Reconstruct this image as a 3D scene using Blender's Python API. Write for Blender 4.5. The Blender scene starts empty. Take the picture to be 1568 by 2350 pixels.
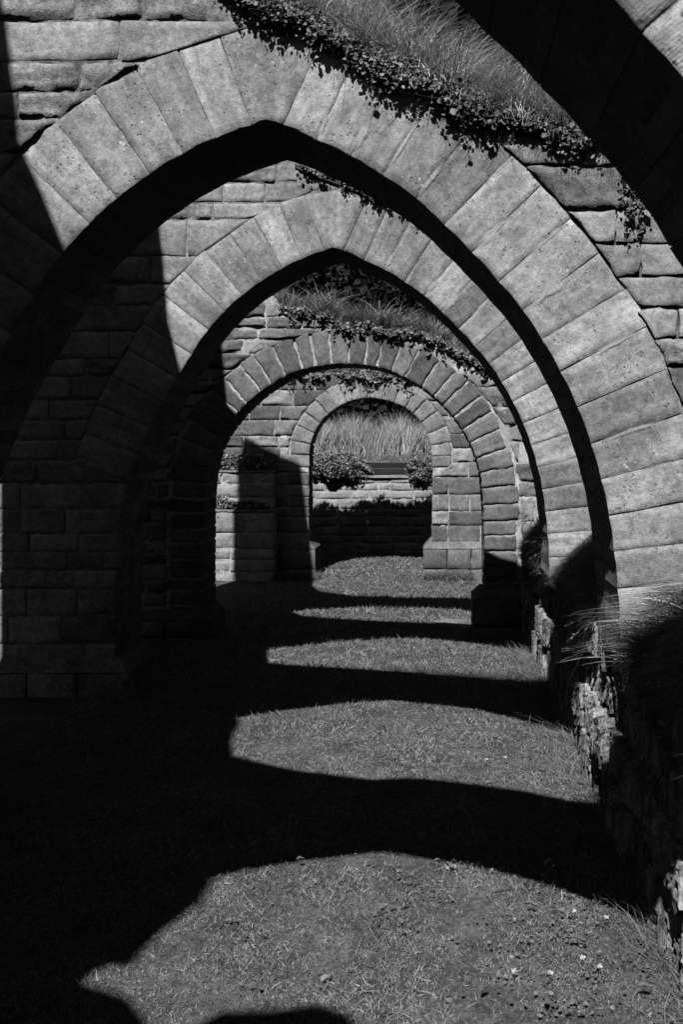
import bpy, math, random
import numpy as np
from mathutils import Vector, noise
from mathutils.geometry import tessellate_polygon

# ------------------------------------------------------------------ camera, sky, sun, exposure
S = bpy.context.scene
C = S.collection
F, VX, VY, EYE = 2284.0, 1005.0, 1029.0, 1.70
W, H = 1568.0, 2349.0
cd = bpy.data.cameras.new('camera'); cam = bpy.data.objects.new('camera', cd); C.objects.link(cam)
cam.location = (0, 0, EYE); cam.rotation_euler = (math.radians(90), 0, 0)
cd.sensor_width = 36.0; cd.lens = 36.0 * F / H
cd.shift_x = -(VX - W / 2) / H; cd.shift_y = -(H / 2 - VY) / H
cd.clip_start = 0.05; cd.clip_end = 2000
cd.dof.use_dof = True; cd.dof.focus_distance = 5.5; cd.dof.aperture_fstop = 9.0
S.camera = cam
SUN = Vector((0.16, 1.0, -1.245)).normalized()
wd = bpy.data.worlds.new('World'); S.world = wd; wd.use_nodes = True
nt = wd.node_tree; nt.nodes.clear()
sky = nt.nodes.new('ShaderNodeTexSky'); sky.sky_type = 'NISHITA'; sky.sun_disc = False
sky.sun_elevation = math.asin(-SUN.z); sky.sun_rotation = math.radians(180) + math.atan2(0.16, 1.0)
sep = nt.nodes.new('ShaderNodeSeparateColor'); bg = nt.nodes.new('ShaderNodeBackground'); wo = nt.nodes.new('ShaderNodeOutputWorld')
nt.links.new(sky.outputs[0], sep.inputs[0])          # black-and-white film behind a red filter sees the red of the sky
flt = nt.nodes.new('ShaderNodeMath'); flt.operation = 'MULTIPLY'; flt.inputs[1].default_value = 0.36
nt.links.new(sep.outputs[0], flt.inputs[0]); nt.links.new(flt.outputs[0], bg.inputs[0]); bg.inputs[1].default_value = 0.05
nt.links.new(bg.outputs[0], wo.inputs[0])
sl = bpy.data.lights.new('sun', 'SUN'); sl.energy = 5.0; sl.angle = math.radians(0.53); sl.color = (1, 1, 1)
so = bpy.data.objects.new('sun', sl); C.objects.link(so); so.rotation_euler = SUN.to_track_quat('-Z', 'Y').to_euler()
so.location = (-3, -15, 20)
S.cycles.diffuse_bounces = 0
S.view_settings.view_transform = 'Standard'; S.view_settings.look = 'None'
S.view_settings.exposure = 0.10; S.view_settings.gamma = 1.0; S.view_settings.use_curve_mapping = False

rnd = random.Random(7); rng = np.random.default_rng(7)
U = rnd.uniform

# ------------------------------------------------------------------ materials (all neutral: the photograph is black and white)
def mat(name, rough=0.9):
    m = bpy.data.materials.new(name); m.use_nodes = True
    n = m.node_tree; b = n.nodes['Principled BSDF']; b.inputs['Roughness'].default_value = rough
    b.inputs['Specular IOR Level'].default_value = 0.25
    return m, n, b
def nd(n, t, **k):
    x = n.nodes.new(t)
    for a, v in k.items(): setattr(x, a, v)
    return x
def noise_n(n, vec, scale, det=4, rough=0.6):
    x = nd(n, 'ShaderNodeTexNoise'); x.inputs['Scale'].default_value = scale
    x.inputs['Detail'].default_value = det; x.inputs['Roughness'].default_value = rough
    n.links.new(vec, x.inputs['Vector']); return x.outputs['Fac']
def mr(n, v, a, b, c, d):
    x = nd(n, 'ShaderNodeMapRange'); x.clamp = True
    for i, q in enumerate((a, b, c, d)): x.inputs[i + 1].default_value = q
    n.links.new(v, x.inputs[0]); return x.outputs[0]
def mth(n, op, a, b=None):
    x = nd(n, 'ShaderNodeMath', operation=op)
    for i, q in enumerate((a, b)):
        if q is None: continue
        if isinstance(q, (int, float)): x.inputs[i].default_value = q
        else: n.links.new(q, x.inputs[i])
    return x.outputs[0]
def stone_mat(name, base, var=0.22, tool=0.0, mottle=0.5, speck=0.5, bump=0.5, pit=0.4, stain=0.4, squash=(1, 1, 1), world=False, fine=1.0):
    m, n, b = mat(name, 0.92)
    tc = nd(n, 'ShaderNodeTexCoord'); oi = nd(n, 'ShaderNodeObjectInfo')
    if world:
        g = nd(n, 'ShaderNodeNewGeometry'); vec = g.outputs['Position']
    else:
        ad = nd(n, 'ShaderNodeVectorMath', operation='ADD'); sc = nd(n, 'ShaderNodeVectorMath', operation='SCALE')
        cmb = nd(n, 'ShaderNodeCombineXYZ')
        n.links.new(oi.outputs['Random'], cmb.inputs[0]); n.links.new(mth(n, 'FRACT', mth(n, 'MULTIPLY', oi.outputs['Random'], 7.3)), cmb.inputs[1])
        n.links.new(mth(n, 'FRACT', mth(n, 'MULTIPLY', oi.outputs['Random'], 3.1)), cmb.inputs[2])
        n.links.new(cmb.outputs[0], sc.inputs[0]); sc.inputs['Scale'].default_value = 37.0
        n.links.new(tc.outputs['Object'], ad.inputs[0]); n.links.new(sc.outputs[0], ad.inputs[1]); vec = ad.outputs[0]
    mp = nd(n, 'ShaderNodeMapping'); mp.inputs['Scale'].default_value = squash; n.links.new(vec, mp.inputs[0]); v = mp.outputs[0]
    big = noise_n(n, v, 3.6, 5, 0.6); mid = noise_n(n, v, 28, 6, 0.7); small = noise_n(n, v, 130 * fine, 5, 0.75)
    f = mth(n, 'MULTIPLY', mr(n, big, .36, .64, 1 - mottle * .5, 1 + mottle * .4), mr(n, mid, .36, .64, 1 - mottle * .5, 1 + mottle * .4))
    f = mth(n, 'MULTIPLY', f, mr(n, small, .36, .64, .74, 1.26))
    f = mth(n, 'MULTIPLY', f, mr(n, oi.outputs['Random'], 0, 1, 1 - var, 1 + var))
    if tool > 0:
        ms = nd(n, 'ShaderNodeMapping'); ms.inputs['Scale'].default_value = (60, 12, 5); n.links.new(vec, ms.inputs[0])
        f = mth(n, 'MULTIPLY', f, mr(n, noise_n(n, ms.outputs[0], 1, 4, .7), .3, .7, .9, 1.1))
        ms = nd(n, 'ShaderNodeMapping'); ms.inputs['Scale'].default_value = (14, 4, 1.6); n.links.new(vec, ms.inputs[0])
        f = mth(n, 'MULTIPLY', f, mr(n, noise_n(n, ms.outputs[0], 1, 4, .6), .38, .62, .80, 1.14))
    # dark weathering blotches and pits
    bl = noise_n(n, v, 11, 7, 0.8)
    f = mth(n, 'MULTIPLY', f, mr(n, bl, .52, .64, 1, 1 - stain * .85))
    pt = nd(n, 'ShaderNodeTexVoronoi'); pt.inputs['Scale'].default_value = 42; n.links.new(v, pt.inputs['Vector'])
    gate = mr(n, noise_n(n, v, 9, 2), .45, .6, 0, 1)
    pits = mth(n, 'MULTIPLY', mr(n, pt.outputs['Distance'], .12, .28, 1, 0), gate)
    f = mth(n, 'MULTIPLY', f, mr(n, pits, 0, 1, 1, 1 - pit * .7))
    # pale lichen spots
    vo = nd(n, 'ShaderNodeTexVoronoi'); vo.inputs['Scale'].default_value = 34; n.links.new(v, vo.inputs['Vector'])
    g2 = mr(n, noise_n(n, v, 4.5, 3), .56, .68, 0, 1)
    lw = mth(n, 'MULTIPLY', mr(n, mth(n, 'ADD', vo.outputs['Distance'], mth(n, 'MULTIPLY', mid, .35)), .28, .46, 1, 0), g2)
    val = mth(n, 'ADD', mth(n, 'MULTIPLY', f, base), mth(n, 'MULTIPLY', lw, speck * .22))
    val = mth(n, 'MINIMUM', val, .8)
    n.links.new(val, b.inputs['Base Color'])
    hgt = mth(n, 'ADD', mth(n, 'MULTIPLY', mid, .9), mth(n, 'MULTIPLY', small, .5))
    hgt = mth(n, 'SUBTRACT', hgt, mth(n, 'MULTIPLY', pits, .5 * pit))
    if tool > 0:      # combed tooling: fine grooves along the stone
        wv = nd(n, 'ShaderNodeTexWave', wave_type='BANDS', bands_direction='X'); wv.inputs['Scale'].default_value = 42
        wv.inputs['Distortion'].default_value = 2.2; wv.inputs['Detail'].default_value = 3; wv.inputs['Detail Scale'].default_value = 2
        n.links.new(tc.outputs['Object'], wv.inputs['Vector'])
        fade = mr(n, noise_n(n, v, 7, 3), .42, .62, .15, 1)
        hgt = mth(n, 'ADD', hgt, mth(n, 'MULTIPLY', mth(n, 'MULTIPLY', wv.outputs['Fac'], fade), tool))
    bp = nd(n, 'ShaderNodeBump'); bp.inputs['Strength'].default_value = bump; bp.inputs['Distance'].default_value = 0.01
    n.links.new(hgt, bp.inputs['Height']); n.links.new(bp.outputs[0], b.inputs['Normal'])
    return m
def leaf_mat(name, base, var=.5, trans=0.0, rough=.7):
    m, n, b = mat(name, rough)
    g = nd(n, 'ShaderNodeNewGeometry')
    v = mr(n, mth(n, 'POWER', g.outputs['Random Per Island'], 1.6), 0, 1, base * (1 - var), base * (1 + var * 1.5))
    v = mth(n, 'MULTIPLY', v, mth(n, 'MULTIPLY', mr(n, noise_n(n, g.outputs['Position'], 2.3, 3), .38, .62, .84, 1.16), mr(n, noise_n(n, g.outputs['Position'], 13, 3), .38, .62, .85, 1.15)))
    n.links.new(v, b.inputs['Base Color'])
    if trans:
        t = nd(n, 'ShaderNodeBsdfTranslucent'); n.links.new(v, t.inputs[0]); mx = nd(n, 'ShaderNodeMixShader'); mx.inputs[0].default_value = trans
        n.links.new(b.outputs[0], mx.inputs[1]); n.links.new(t.outputs[0], mx.inputs[2])
        n.links.new(mx.outputs[0], n.nodes['Material Output'].inputs[0])
    return m
M = dict(
    ashlar=stone_mat('dressed_sandstone', .34, .26, tool=.14, mottle=.55, speck=1.8, bump=.5, pit=.9, stain=.42),
    block=stone_mat('coursed_sandstone', .31, .20, mottle=.6, speck=.5, bump=.6, stain=.35),
    rough=stone_mat('rock_faced_stone', .27, .2, mottle=.8, speck=.4, bump=1.0, stain=.5),
    old=stone_mat('old_brown_stone', .18, .30, mottle=.6, speck=.7, bump=.6, stain=.4),
    pale=stone_mat('pale_limestone', .34, .15, mottle=.6, speck=.4, bump=.8),
    rock=stone_mat('flaking_slate_rock', .34, .2, mottle=1.3, speck=1.0, bump=1.0, stain=.8, squash=(1.6, 1.6, .35)),
    mortar=stone_mat('lime_mortar', .48, 0, mottle=.6, speck=.2, bump=.8, world=True),
    dmortar=stone_mat('dirty_mortar', .29, 0, mottle=1.1, speck=.2, bump=.8, world=True),
    lime=stone_mat('white_lime', .72, .1, mottle=.4, speck=.2, bump=.9),
    soil=stone_mat('soil', .045, 0, mottle=.8, speck=0, bump=1.0, world=True),
    lawn_base=stone_mat('lawn_soil', .11, 0, mottle=.9, speck=0, bump=1.0, world=True, fine=.6),
    wood=stone_mat('dark_timber', .026, .1, mottle=.6, speck=.1, bump=.5, squash=(.15, 1, 1)),
    lawn=leaf_mat('lawn_blades', .25, .45, .25, .55),
    straw=leaf_mat('dry_grass', .27, .5, .25, .6),
    midgrass=leaf_mat('long_grass', .17, .6, .25, .6),
    crest=leaf_mat('bleached_grass', .62, .4, .25, .6),
    stalk=leaf_mat('bleached_stalks', .72, .3, .1, .6),
    reed=leaf_mat('pale_tall_grass', .50, .5, .2, .6),
    ivy=leaf_mat('ivy_leaves', .19, .6, .12, .5),
    weed=leaf_mat('weed_leaves', .17, .35, .2, .5),
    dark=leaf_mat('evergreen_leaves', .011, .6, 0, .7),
    petal=leaf_mat('daisy_petals', .65, .05, .1, .6),
    disc=leaf_mat('daisy_disc', .55, .1), bark=leaf_mat('bark', .05, .3), stem=leaf_mat('stems', .10, .5),
)

# ------------------------------------------------------------------ object helpers
def link(name, verts, faces, m, parent=None, loc=None, rot=None, smooth=0):
    me = bpy.data.meshes.new(name); me.from_pydata(verts, [], faces); me.materials.append(m)
    if smooth:
        n = len(faces) if smooth is True else smooth
        me.polygons.foreach_set('use_smooth', [i < n for i in range(len(faces))])
    me.update()
    o = bpy.data.objects.new(name, me); C.objects.link(o)
    if loc is not None: o.location = loc
    if rot is not None: o.rotation_euler = rot
    if parent is not None: o.parent = parent; o.matrix_parent_inverse.identity()
    return o
def tag(o, label=None, cat=None, group=None, kind=None):
    for k, v in (('label', label), ('category', cat), ('group', group), ('kind', kind)):
        if v: o[k] = v
    return o
def empty(name, loc, label, cat, group=None):
    o = bpy.data.objects.new(name, None); C.objects.link(o); o.location = loc; o.empty_display_size = .2
    return tag(o, label, cat, group)
def n3(a, b, c): return noise.noise(Vector((a, b, c)))
def frac(a, b, c, o=4): return noise.fractal(Vector((a, b, c)), .8, 2.1, o)

def fast_mesh(name, V, n_per, faces_pat, m, count, mats=None):
    """V (count*n_per,3); faces_pat list of tuples, repeated per item"""
    me = bpy.data.meshes.new(name); me.vertices.add(len(V)); me.vertices.foreach_set('co', V.astype(np.float32).ravel())
    sizes = [len(f) for f in faces_pat]; pat = np.array([i for f in faces_pat for i in f], dtype=np.int64)
    loops = (pat[None, :] + (np.arange(count) * n_per)[:, None]).ravel()
    me.loops.add(len(loops)); me.loops.foreach_set('vertex_index', loops.astype(np.int32))
    tot = np.tile(np.array(sizes), count); start = np.concatenate(([0], np.cumsum(tot)[:-1]))
    me.polygons.add(len(tot)); me.polygons.foreach_set('loop_start', start.astype(np.int32)); 
    try: me.polygons.foreach_set('loop_total', tot.astype(np.int32))
    except Exception: pass
    me.materials.append(m); me.update(calc_edges=True); me.validate()
    o = bpy.data.objects.new(name, me); C.objects.link(o)
    return o
def blades(name, root, up, lean, length, width, m, droop=0.0, seg=3, facing=False):
    """root (n,3); up (n,3) start direction; lean (n,3) direction it bends to; strips of seg segments ending in a point"""
    n = len(root); side = np.cross(up, lean + rng.normal(0, .6, (n, 3))); side /= (np.linalg.norm(side, axis=1)[:, None] + 1e-9)
    rows = []
    if facing: side = unit(np.stack([np.ones(n), rng.normal(0, .7, n), rng.normal(0, .25, n)], 1))
    for k in range(seg + 1):
        t = k / seg
        c = root + up * (length * t)[:, None] + lean * (length * t * t)[:, None]
        c[:, 2] -= droop * length * t ** 2.2
        w = (width * (1 - t) ** .6 * .5)[:, None] * side
        if k < seg: rows += [c - w, c + w]
        else: rows += [c]
    V = np.stack(rows, 1).reshape(-1, 3); npb = 2 * seg + 1
    fp = [(2 * k, 2 * k + 1, 2 * k + 3, 2 * k + 2) for k in range(seg - 1)] + [(2 * seg - 2, 2 * seg - 1, 2 * seg)]
    return fast_mesh(name, V, npb, fp, m, n)
def unit(v): return v / (np.linalg.norm(v, axis=1)[:, None] + 1e-9)
def leaves(name, pos, size, m, face=(0, -1, .9), spread=.8):
    """small folded pointed leaves"""
    n = len(pos); nrm = unit(np.array(face)[None, :] + rng.normal(0, spread, (n, 3)))
    a = unit(np.cross(nrm, rng.normal(0, 1, (n, 3)))); b = np.cross(nrm, a); s = size[:, None]
    V = np.stack([pos - a * s * .5, pos + b * s * .42 - a * s * .12 + nrm * s * .12, pos + a * s * .3 + b * s * .3, pos + a * s * .55,
                  pos + a * s * .3 - b * s * .3, pos - b * s * .42 - a * s * .12 + nrm * s * .12], 1).reshape(-1, 3)
    return fast_mesh(name, V, 6, [(0, 1, 2, 3), (0, 3, 4, 5)], m, n)

def stone_geo(bot, top, d0, d1, bev=.008, wob=.004, relief=.004, freq=9., M_=7, rag=0., seed=0, streak=1.0, NU_=7, crisp=1.):
    """a stone whose front outline runs between polylines bot and top [(a,b)...]; depth d grows into the wall.
    front grid with rounded arrises and an uneven face, straight sides, flat back. returns verts (a,b,d), faces, count of smooth faces"""
    nb = len(bot); NU = max(nb, NU_)
    def samp(pl, t):
        f = t * (len(pl) - 1); i = min(int(f), len(pl) - 2); r = f - i
        return (pl[i][0] * (1 - r) + pl[i + 1][0] * r, pl[i][1] * (1 - r) + pl[i + 1][1] * r)
    wid = math.dist(bot[0], bot[-1]) * .5 + math.dist(top[0], top[-1]) * .5 + 1e-6
    hgt = math.dist(bot[0], top[0]) * .5 + math.dist(bot[-1], top[-1]) * .5 + 1e-6
    eu, ev = min(.2, 1.3 * bev / wid), min(.2, 1.3 * bev / hgt)
    us = [0, eu] + [eu + (1 - 2 * eu) * i / (NU - 3) for i in range(1, NU - 3)] + [1 - eu, 1]
    vs = [0, ev] + [ev + (1 - 2 * ev) * i / (M_ - 3) for i in range(1, M_ - 3)] + [1 - ev, 1]
    V = []; nu, nv = len(us), len(vs)
    for v in vs:
        for u in us:
            p, q = samp(bot, u), samp(top, u); a = p[0] * (1 - v) + q[0] * v; b = p[1] * (1 - v) + q[1] * v
            w = wob * (1 + (rag if (u in (0, 1) or v in (0, 1)) else 0)) * (crisp if v <= ev else 1)
            a += w * (n3(a * 14, b * 14, seed) + .5 * n3(a * 55, b * 55, seed)); b += w * (n3(a * 14 + 9, b * 14, seed + 3) + .5 * n3(a * 55, b * 55 + 7, seed))
            edge = (u in (0, 1)) or (v in (0, 1))
            d = d0 + (bev * U(.7, 1.6) if edge else -relief * (frac(a * freq, b * freq * streak, seed) + .15))
            V.append((a, b, d))
    Fc = [(j * nu + i, j * nu + i + 1, (j + 1) * nu + i + 1, (j + 1) * nu + i) for j in range(nv - 1) for i in range(nu - 1)]
    ns = len(Fc)
    loop = [i for i in range(nu)] + [j * nu + nu - 1 for j in range(1, nv)] + [(nv - 1) * nu + i for i in range(nu - 2, -1, -1)] + [j * nu for j in range(nv - 2, 0, -1)]
    s = len(V); L = len(loop)
    V += [V[i] for i in loop] + [(V[i][0], V[i][1], d1) for i in loop]
    for k in range(L):
        k2 = (k + 1) % L; Fc.append((s + k2, s + k, s + L + k, s + L + k2))
    Fc.append(tuple(s + L + k for k in range(L)))
    return V, Fc, ns
def put_stone(name, geo, parent, m, origin, ang=0., frame='front'):
    """frame front: a->x, b->z, d->y.  frame side: a->y, b->z, d->x (a face that looks towards -x)"""
    V, Fc, ns = geo
    ca = sum(v[0] for v in V) / len(V); cb = sum(v[1] for v in V) / len(V); cdp = V[0][2]
    c, s = math.cos(-ang), math.sin(-ang); L = []
    for a, b, d in V:
        a -= ca; b -= cb; d -= cdp; a, b = a * c - b * s, a * s + b * c
        L.append((a, d, b) if frame == 'front' else (d, -a, b))
    if frame == 'front': loc = Vector((ca, cdp, cb)) - Vector(origin); rot = (0, -ang, 0)
    else:
        L = [(x, -y, z) for x, y, z in L]; Fc = [f[::-1] for f in Fc]
        loc = Vector((cdp, ca, cb)) - Vector(origin); rot = (0, 0, 0)
    return link(name, L, Fc, m, parent, loc, rot, smooth=ns)
def slab(name, poly, y0, y1, parent, m, origin):
    """closed outline [(x,z)] extruded from y0 to y1"""
    n = len(poly); V = [(x - origin[0], y0 - origin[1], z - origin[2]) for x, z in poly] + [(x - origin[0], y1 - origin[1], z - origin[2]) for x, z in poly]
    tri = tessellate_polygon([[Vector((x, z, 0)) for x, z in poly]])
    Fc = [tuple(t) for t in tri] + [tuple(n + i for i in t[::-1]) for t in tri] + [(i, (i + 1) % n, n + (i + 1) % n, n + i) for i in range(n)]
    return link(name, V, Fc, m, parent)

def px(pts, D): return [((x - VX) * D / F, EYE + (VY - y) * D / F) for x, y in pts]
def resample(pts, step, jit=.15):
    d = [0]
    for a, b in zip(pts, pts[1:]): d.append(d[-1] + math.dist(a, b))
    n = max(2, round(d[-1] / step)); out = []
    for k in range(n + 1):
        t = d[-1] * (k + (U(-jit, jit) if 0 < k < n else 0)) / n; i = max(i for i in range(len(d)) if d[i] <= t + 1e-9); i = min(i, len(d) - 2)
        r = (t - d[i]) / (d[i + 1] - d[i]); out.append((pts[i][0] * (1 - r) + pts[i + 1][0] * r, pts[i][1] * (1 - r) + pts[i + 1][1] * r))
    return out
def normals(pts, apex=None):
    out = []
    for i, p in enumerate(pts):
        a = pts[max(0, i - 1)]; b = pts[min(len(pts) - 1, i + 1)]
        if apex is not None and i == apex - 1: b = p
        if apex is not None and i == apex + 1: a = p
        if a == b: a = pts[i - 1]
        t = Vector((b[0] - a[0], b[1] - a[1])).normalized(); out.append(Vector((-t.y, t.x)))
    return out                     # curve runs left foot -> crown -> right foot: outward normals

def interp(x, pl):                 # pl sorted by x
    if x <= pl[0][0]: return pl[0][1]
    for a, b in zip(pl, pl[1:]):
        if x <= b[0]: return a[1] + (b[1] - a[1]) * (x - a[0]) / (b[0] - a[0] + 1e-9)
    return pl[-1][1]

# ------------------------------------------------------------------ ground level
GZ = [(-60, 0), (6, 0), (7.5, -.03), (9.5, -.12), (12, -.17), (14.6, -.2), (15.8, -.17), (17.2, -.08), (60, 0)]
def gz(x, y): return interp(y, GZ) + .012 * n3(x * 1.1, y * 1.1, 0) + .006 * n3(x * 4, y * 4, 5)

# ------------------------------------------------------------------ an arch wall
def arch_wall(name, label, y0, thick, curve, ring, outline, xl, xr, zb_l, zb_r, rows_l, rows_r, mats, joint=.0035, apex=None,
              ring_z_left=1.3, ring_z_right=0., inset=.004, rough_rows=(), proud=0., stone_len=(.28, .6), vous_relief=.003, plinth=(), wob=.004,
              old=False, hole=None, group=None, top_rows=None, extra_core=None, jamb_rows_l=None, jamb_rows_r=None, pier_back=False):
    O = (interp(0.5, [(0, (xl + xr) / 2), (1, (xl + xr) / 2)]), y0, 0)
    root = empty(name, O, label, 'stone arch', group)
    y1 = y0 + thick
    N = normals(curve, apex)
    ext = [(p[0] + n.x * ring, p[1] + n.y * ring) for p, n in zip(curve, N)]
    if apex is not None:
        ext[apex] = (curve[apex][0] + .005, max(ext[apex - 1][1], ext[apex + 1][1]) + .045)
    # mortar core
    intr = [(p[0] + n.x * inset, p[1] + n.y * inset) for p, n in zip(curve, N)]
    if apex is not None: intr[apex] = (curve[apex][0], curve[apex][1] + inset)
    poly = [(xl, zb_l)] + [(xl, outline[0][1])] + outline[1:-1] + [(xr, outline[-1][1]), (xr, zb_r)] + [(intr[-1][0], zb_r)] + intr[::-1] + [(intr[0][0], zb_l)]
    slab('mortar', poly, y0 + inset, y1 - inset, root, mats['core'], O)
    # ring of voussoirs, two stones through the thickness
    k = 0
    for i in range(len(curve) - 1):
        if apex is not None and i == apex: continue
        j = i + 1
        if apex is not None and i == apex - 1: j = i + 2
        a, b = curve[i], curve[j]
        zl = min(a[1], b[1])
        left = (a[0] + b[0]) / 2 < (curve[apex][0] if apex is not None else (curve[0][0] + curve[-1][0]) / 2)
        if max(a[1], b[1]) < (ring_z_left if left else ring_z_right) + .02: continue
        if apex is not None and j == i + 2:
            bot = [a, ((a[0] + curve[apex][0]) / 2, (a[1] + curve[apex][1]) / 2 + .002), curve[apex], ((b[0] + curve[apex][0]) / 2, (b[1] + curve[apex][1]) / 2 + .002), b]
            top = [ext[i], ((ext[i][0] * 3 + ext[j][0]) / 4, ext[i][1] * .75 + ext[j][1] * .25 + .03), ((ext[i][0] + ext[j][0]) / 2, (ext[i][1] + ext[j][1]) / 2 + .045),
                   ((ext[i][0] + ext[j][0] * 3) / 4, ext[i][1] * .25 + ext[j][1] * .75 + .03), ext[j]]
        else:
            nm = (N[i] + N[j]).normalized(); sg = .004 * math.dist(a, b) / .12
            dr = U(-.02, .02) if old else U(-.012, .012)
            bot = [a, ((a[0] + b[0]) / 2 + nm.x * sg, (a[1] + b[1]) / 2 + nm.y * sg), b]
            top = [(ext[i][0] + N[i].x * dr, ext[i][1] + N[i].y * dr), ((ext[i][0] + ext[j][0]) / 2 + nm.x * (sg * 1.3 + dr), (ext[i][1] + ext[j][1]) / 2 + nm.y * (sg * 1.3 + dr)), (ext[j][0] + N[j].x * dr, ext[j][1] + N[j].y * dr)]
        g = joint * U(.7, 1.5)     # shrink along the curve for the joint
        t = Vector((b[0] - a[0], b[1] - a[1])); t.normalize()
        def shrink(pl):
            pl = [list(p) for p in pl]; pl[0][0] += t.x * g * .5; pl[0][1] += t.y * g * .5; pl[-1][0] -= t.x * g * .5; pl[-1][1] -= t.y * g * .5
            return pl
        bot, top = shrink(bot), shrink(top)
        ymid = y0 + thick * (U(.40, .62) if k % 2 else U(.30, .7)); k += 1
        ang = math.atan2(t.y, t.x)
        pr = U(-.003, .003) if not old else U(-.008, 0)
        put_stone('voussoir', stone_geo(bot, top, y0 + pr, ymid - .003, .003 if not old else .005, wob * (.6 if not old else 1), vous_relief * (.7 if not old else 1.0), 7, 13, seed=k, rag=1.2 if old else .5, NU_=9, crisp=.15 if not old else .5), root, mats['ring'], O, ang)
        put_stone('voussoir', stone_geo(bot, top, ymid + .003, y1 + pr, .003, wob * .6, .001, 7, 4, seed=k + .5, crisp=.15), root, mats['ring'], O, ang)
    # spandrels and piers in courses
    apx = max(ext, key=lambda p: p[1])
    le = [p for p in ext if p[0] <= apx[0]]; re_ = [p for p in ext if p[0] >= apx[0]]
    def bx(z, side):
        pl = le if side < 0 else re_
        rz = ring_z_left if side < 0 else ring_z_right
        if z < rz + .03:            # pier: courses reach the jamb
            cl = curve if side < 0 else curve[::-1]; q = sorted([(p[1], p[0]) for p in cl[:len(cl) // 3]]); return interp(z, q)
        q = sorted([(p[1], p[0]) for p in pl]); return interp(z, q) if z < apx[1] else apx[0]
    def xmax(z):
        xs = [xr]
        if z > outline[-1][1]:
            for a, b in zip(outline, outline[1:]):
                if a[1] >= z >= b[1]: xs = [a[0] + (b[0] - a[0]) * (a[1] - z) / (a[1] - b[1] + 1e-9)]
        return min(xs[0], xr)
    rows_done = 0
    for side, rows in ((-1, rows_l), (1, rows_r)):
        for r, (z0, z1) in enumerate(zip(rows, rows[1:])):
            rz = ring_z_left if side < 0 else ring_z_right
            if z0 < apx[1]:
                e0, e1 = bx(z0 + .001, side), bx(z1 - .001, side)
                pier = z1 <= rz + .03
                if not pier: e0 += side * joint * 1.3; e1 += side * joint * 1.3
            else:
                if side > 0: continue
                e0 = e1 = xmax(z1)
                pier = False
            out_x = xl if side < 0 else min(xr, xmax(z1 - .02))
            if side > 0 and out_x < max(e0, e1) + .05: continue
            if side < 0 and out_x > min(e0, e1) - .05: continue
            lim = min(e0, e1) if side < 0 else max(e0, e1)
            # joints from the extrados outwards
            xs = []; x = lim + side * U(.08, .3) if not pier else lim + side * U(.22, .42)
            first = True
            while (x - out_x) * side < -.12:
                xs.append(x); x += side * U(*stone_len)
            cuts = [(e0, e1)] + [(q, q) for q in xs] + [(out_x, out_x)]
            for c, (p, q) in enumerate(zip(cuts, cuts[1:])):
                if abs(p[0] - q[0]) + abs(p[1] - q[1]) < .06: continue
                A, B = (q, p) if side < 0 else (p, q)
                if hole and z0 < hole[1] < z1 and A[0] < hole[0] < B[0]:
                    B = (hole[0] - .04, hole[0] - .04)
                g = U(.007, .016) if joint < .01 else joint * U(.9, 1.6)
                j4 = lambda: U(-.004, .004)
                bot = [(A[0] + g / 2, z0 + g / 2 + j4()), ((A[0] + B[0]) / 2, z0 + g / 2), (B[0] - g / 2, z0 + g / 2 + j4())]
                top = [(A[1] + g / 2, z1 - g / 2 + j4()), ((A[1] + B[1]) / 2, z1 - g / 2), (B[1] - g / 2, z1 - g / 2 + j4())]
                if A[1] > B[1] - .02: continue
                rg = (side, r) in rough_rows or U(0, 1) < mats.get('rough_p', .12)
                sp = -.012 if (side > 0 and mats.get('proud_r')) else 0
                inner = pier and c == 0
                pr = U(-.005, .002) + proud - (.008 if rg else 0) + sp
                put_stone('stone', stone_geo(bot, top, y0 + pr, (y0 + thick * .65) if inner else y0 + .12, .0035 if not rg else .012, wob, .0022 if not rg else .022, 9, 9 if rg else 8, rag=1.6, seed=U(0, 99), NU_=12),
                          root, mats['rough'] if rg else mats['stone'], O)
                if inner:
                    put_stone('jamb_stone', stone_geo(bot, top, y0 + thick * .66, y0 + thick, .006, wob, .002, 9, 4, seed=U(0, 99)), root, mats['stone'], O)
    return root, O

def course(z0, z1, h, jit=.25):
    out = [z0]
    while out[-1] < z1 - h * .6: out.append(out[-1] + h * U(1 - jit, 1 + jit))
    out[-1] = z1; return out

P_ = [(-2.247, -.05), (-2.247, .35), (-2.247, .62), (-2.24, .85), (-2.232, 1.075), (-2.205, 1.28), (-2.155, 1.47), (-2.09, 1.66), (-2.015, 1.84), (-1.925, 2.02), (-1.826, 2.19), (-1.722, 2.36), (-1.607, 2.53), (-1.49, 2.66),
      (-1.372, 2.769), (-1.233, 2.871), (-1.089, 2.959), (-.952, 3.026), (-.797, 3.082), (-.7356, 3.104), (-.661, 3.084), (-.518, 3.018), (-.371, 2.950), (-.233, 2.865), (-.093, 2.769),
      (.028, 2.655), (.145, 2.538), (.261, 2.412), (.363, 2.292), (.446, 2.165), (.525, 2.028), (.597, 1.877), (.655, 1.722), (.699, 1.568), (.732, 1.415), (.754, 1.26), (.769, 1.102), (.778, .94), (.78, .80)]
APX = P_.index((-.7356, 3.104))
def shift(pl, dx, dz=0): return [(x + dx, z + dz) for x, z in pl]
MA = dict(core=M['dmortar'], ring=M['ashlar'], stone=M['block'], rough=M['rough'], proud_r=True)
YA0, YA1, YA2, YA3, YA4, YA5, YAm = 1.70, 4.25, 6.96, 9.53, 14.6, 17.1, -.90

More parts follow.
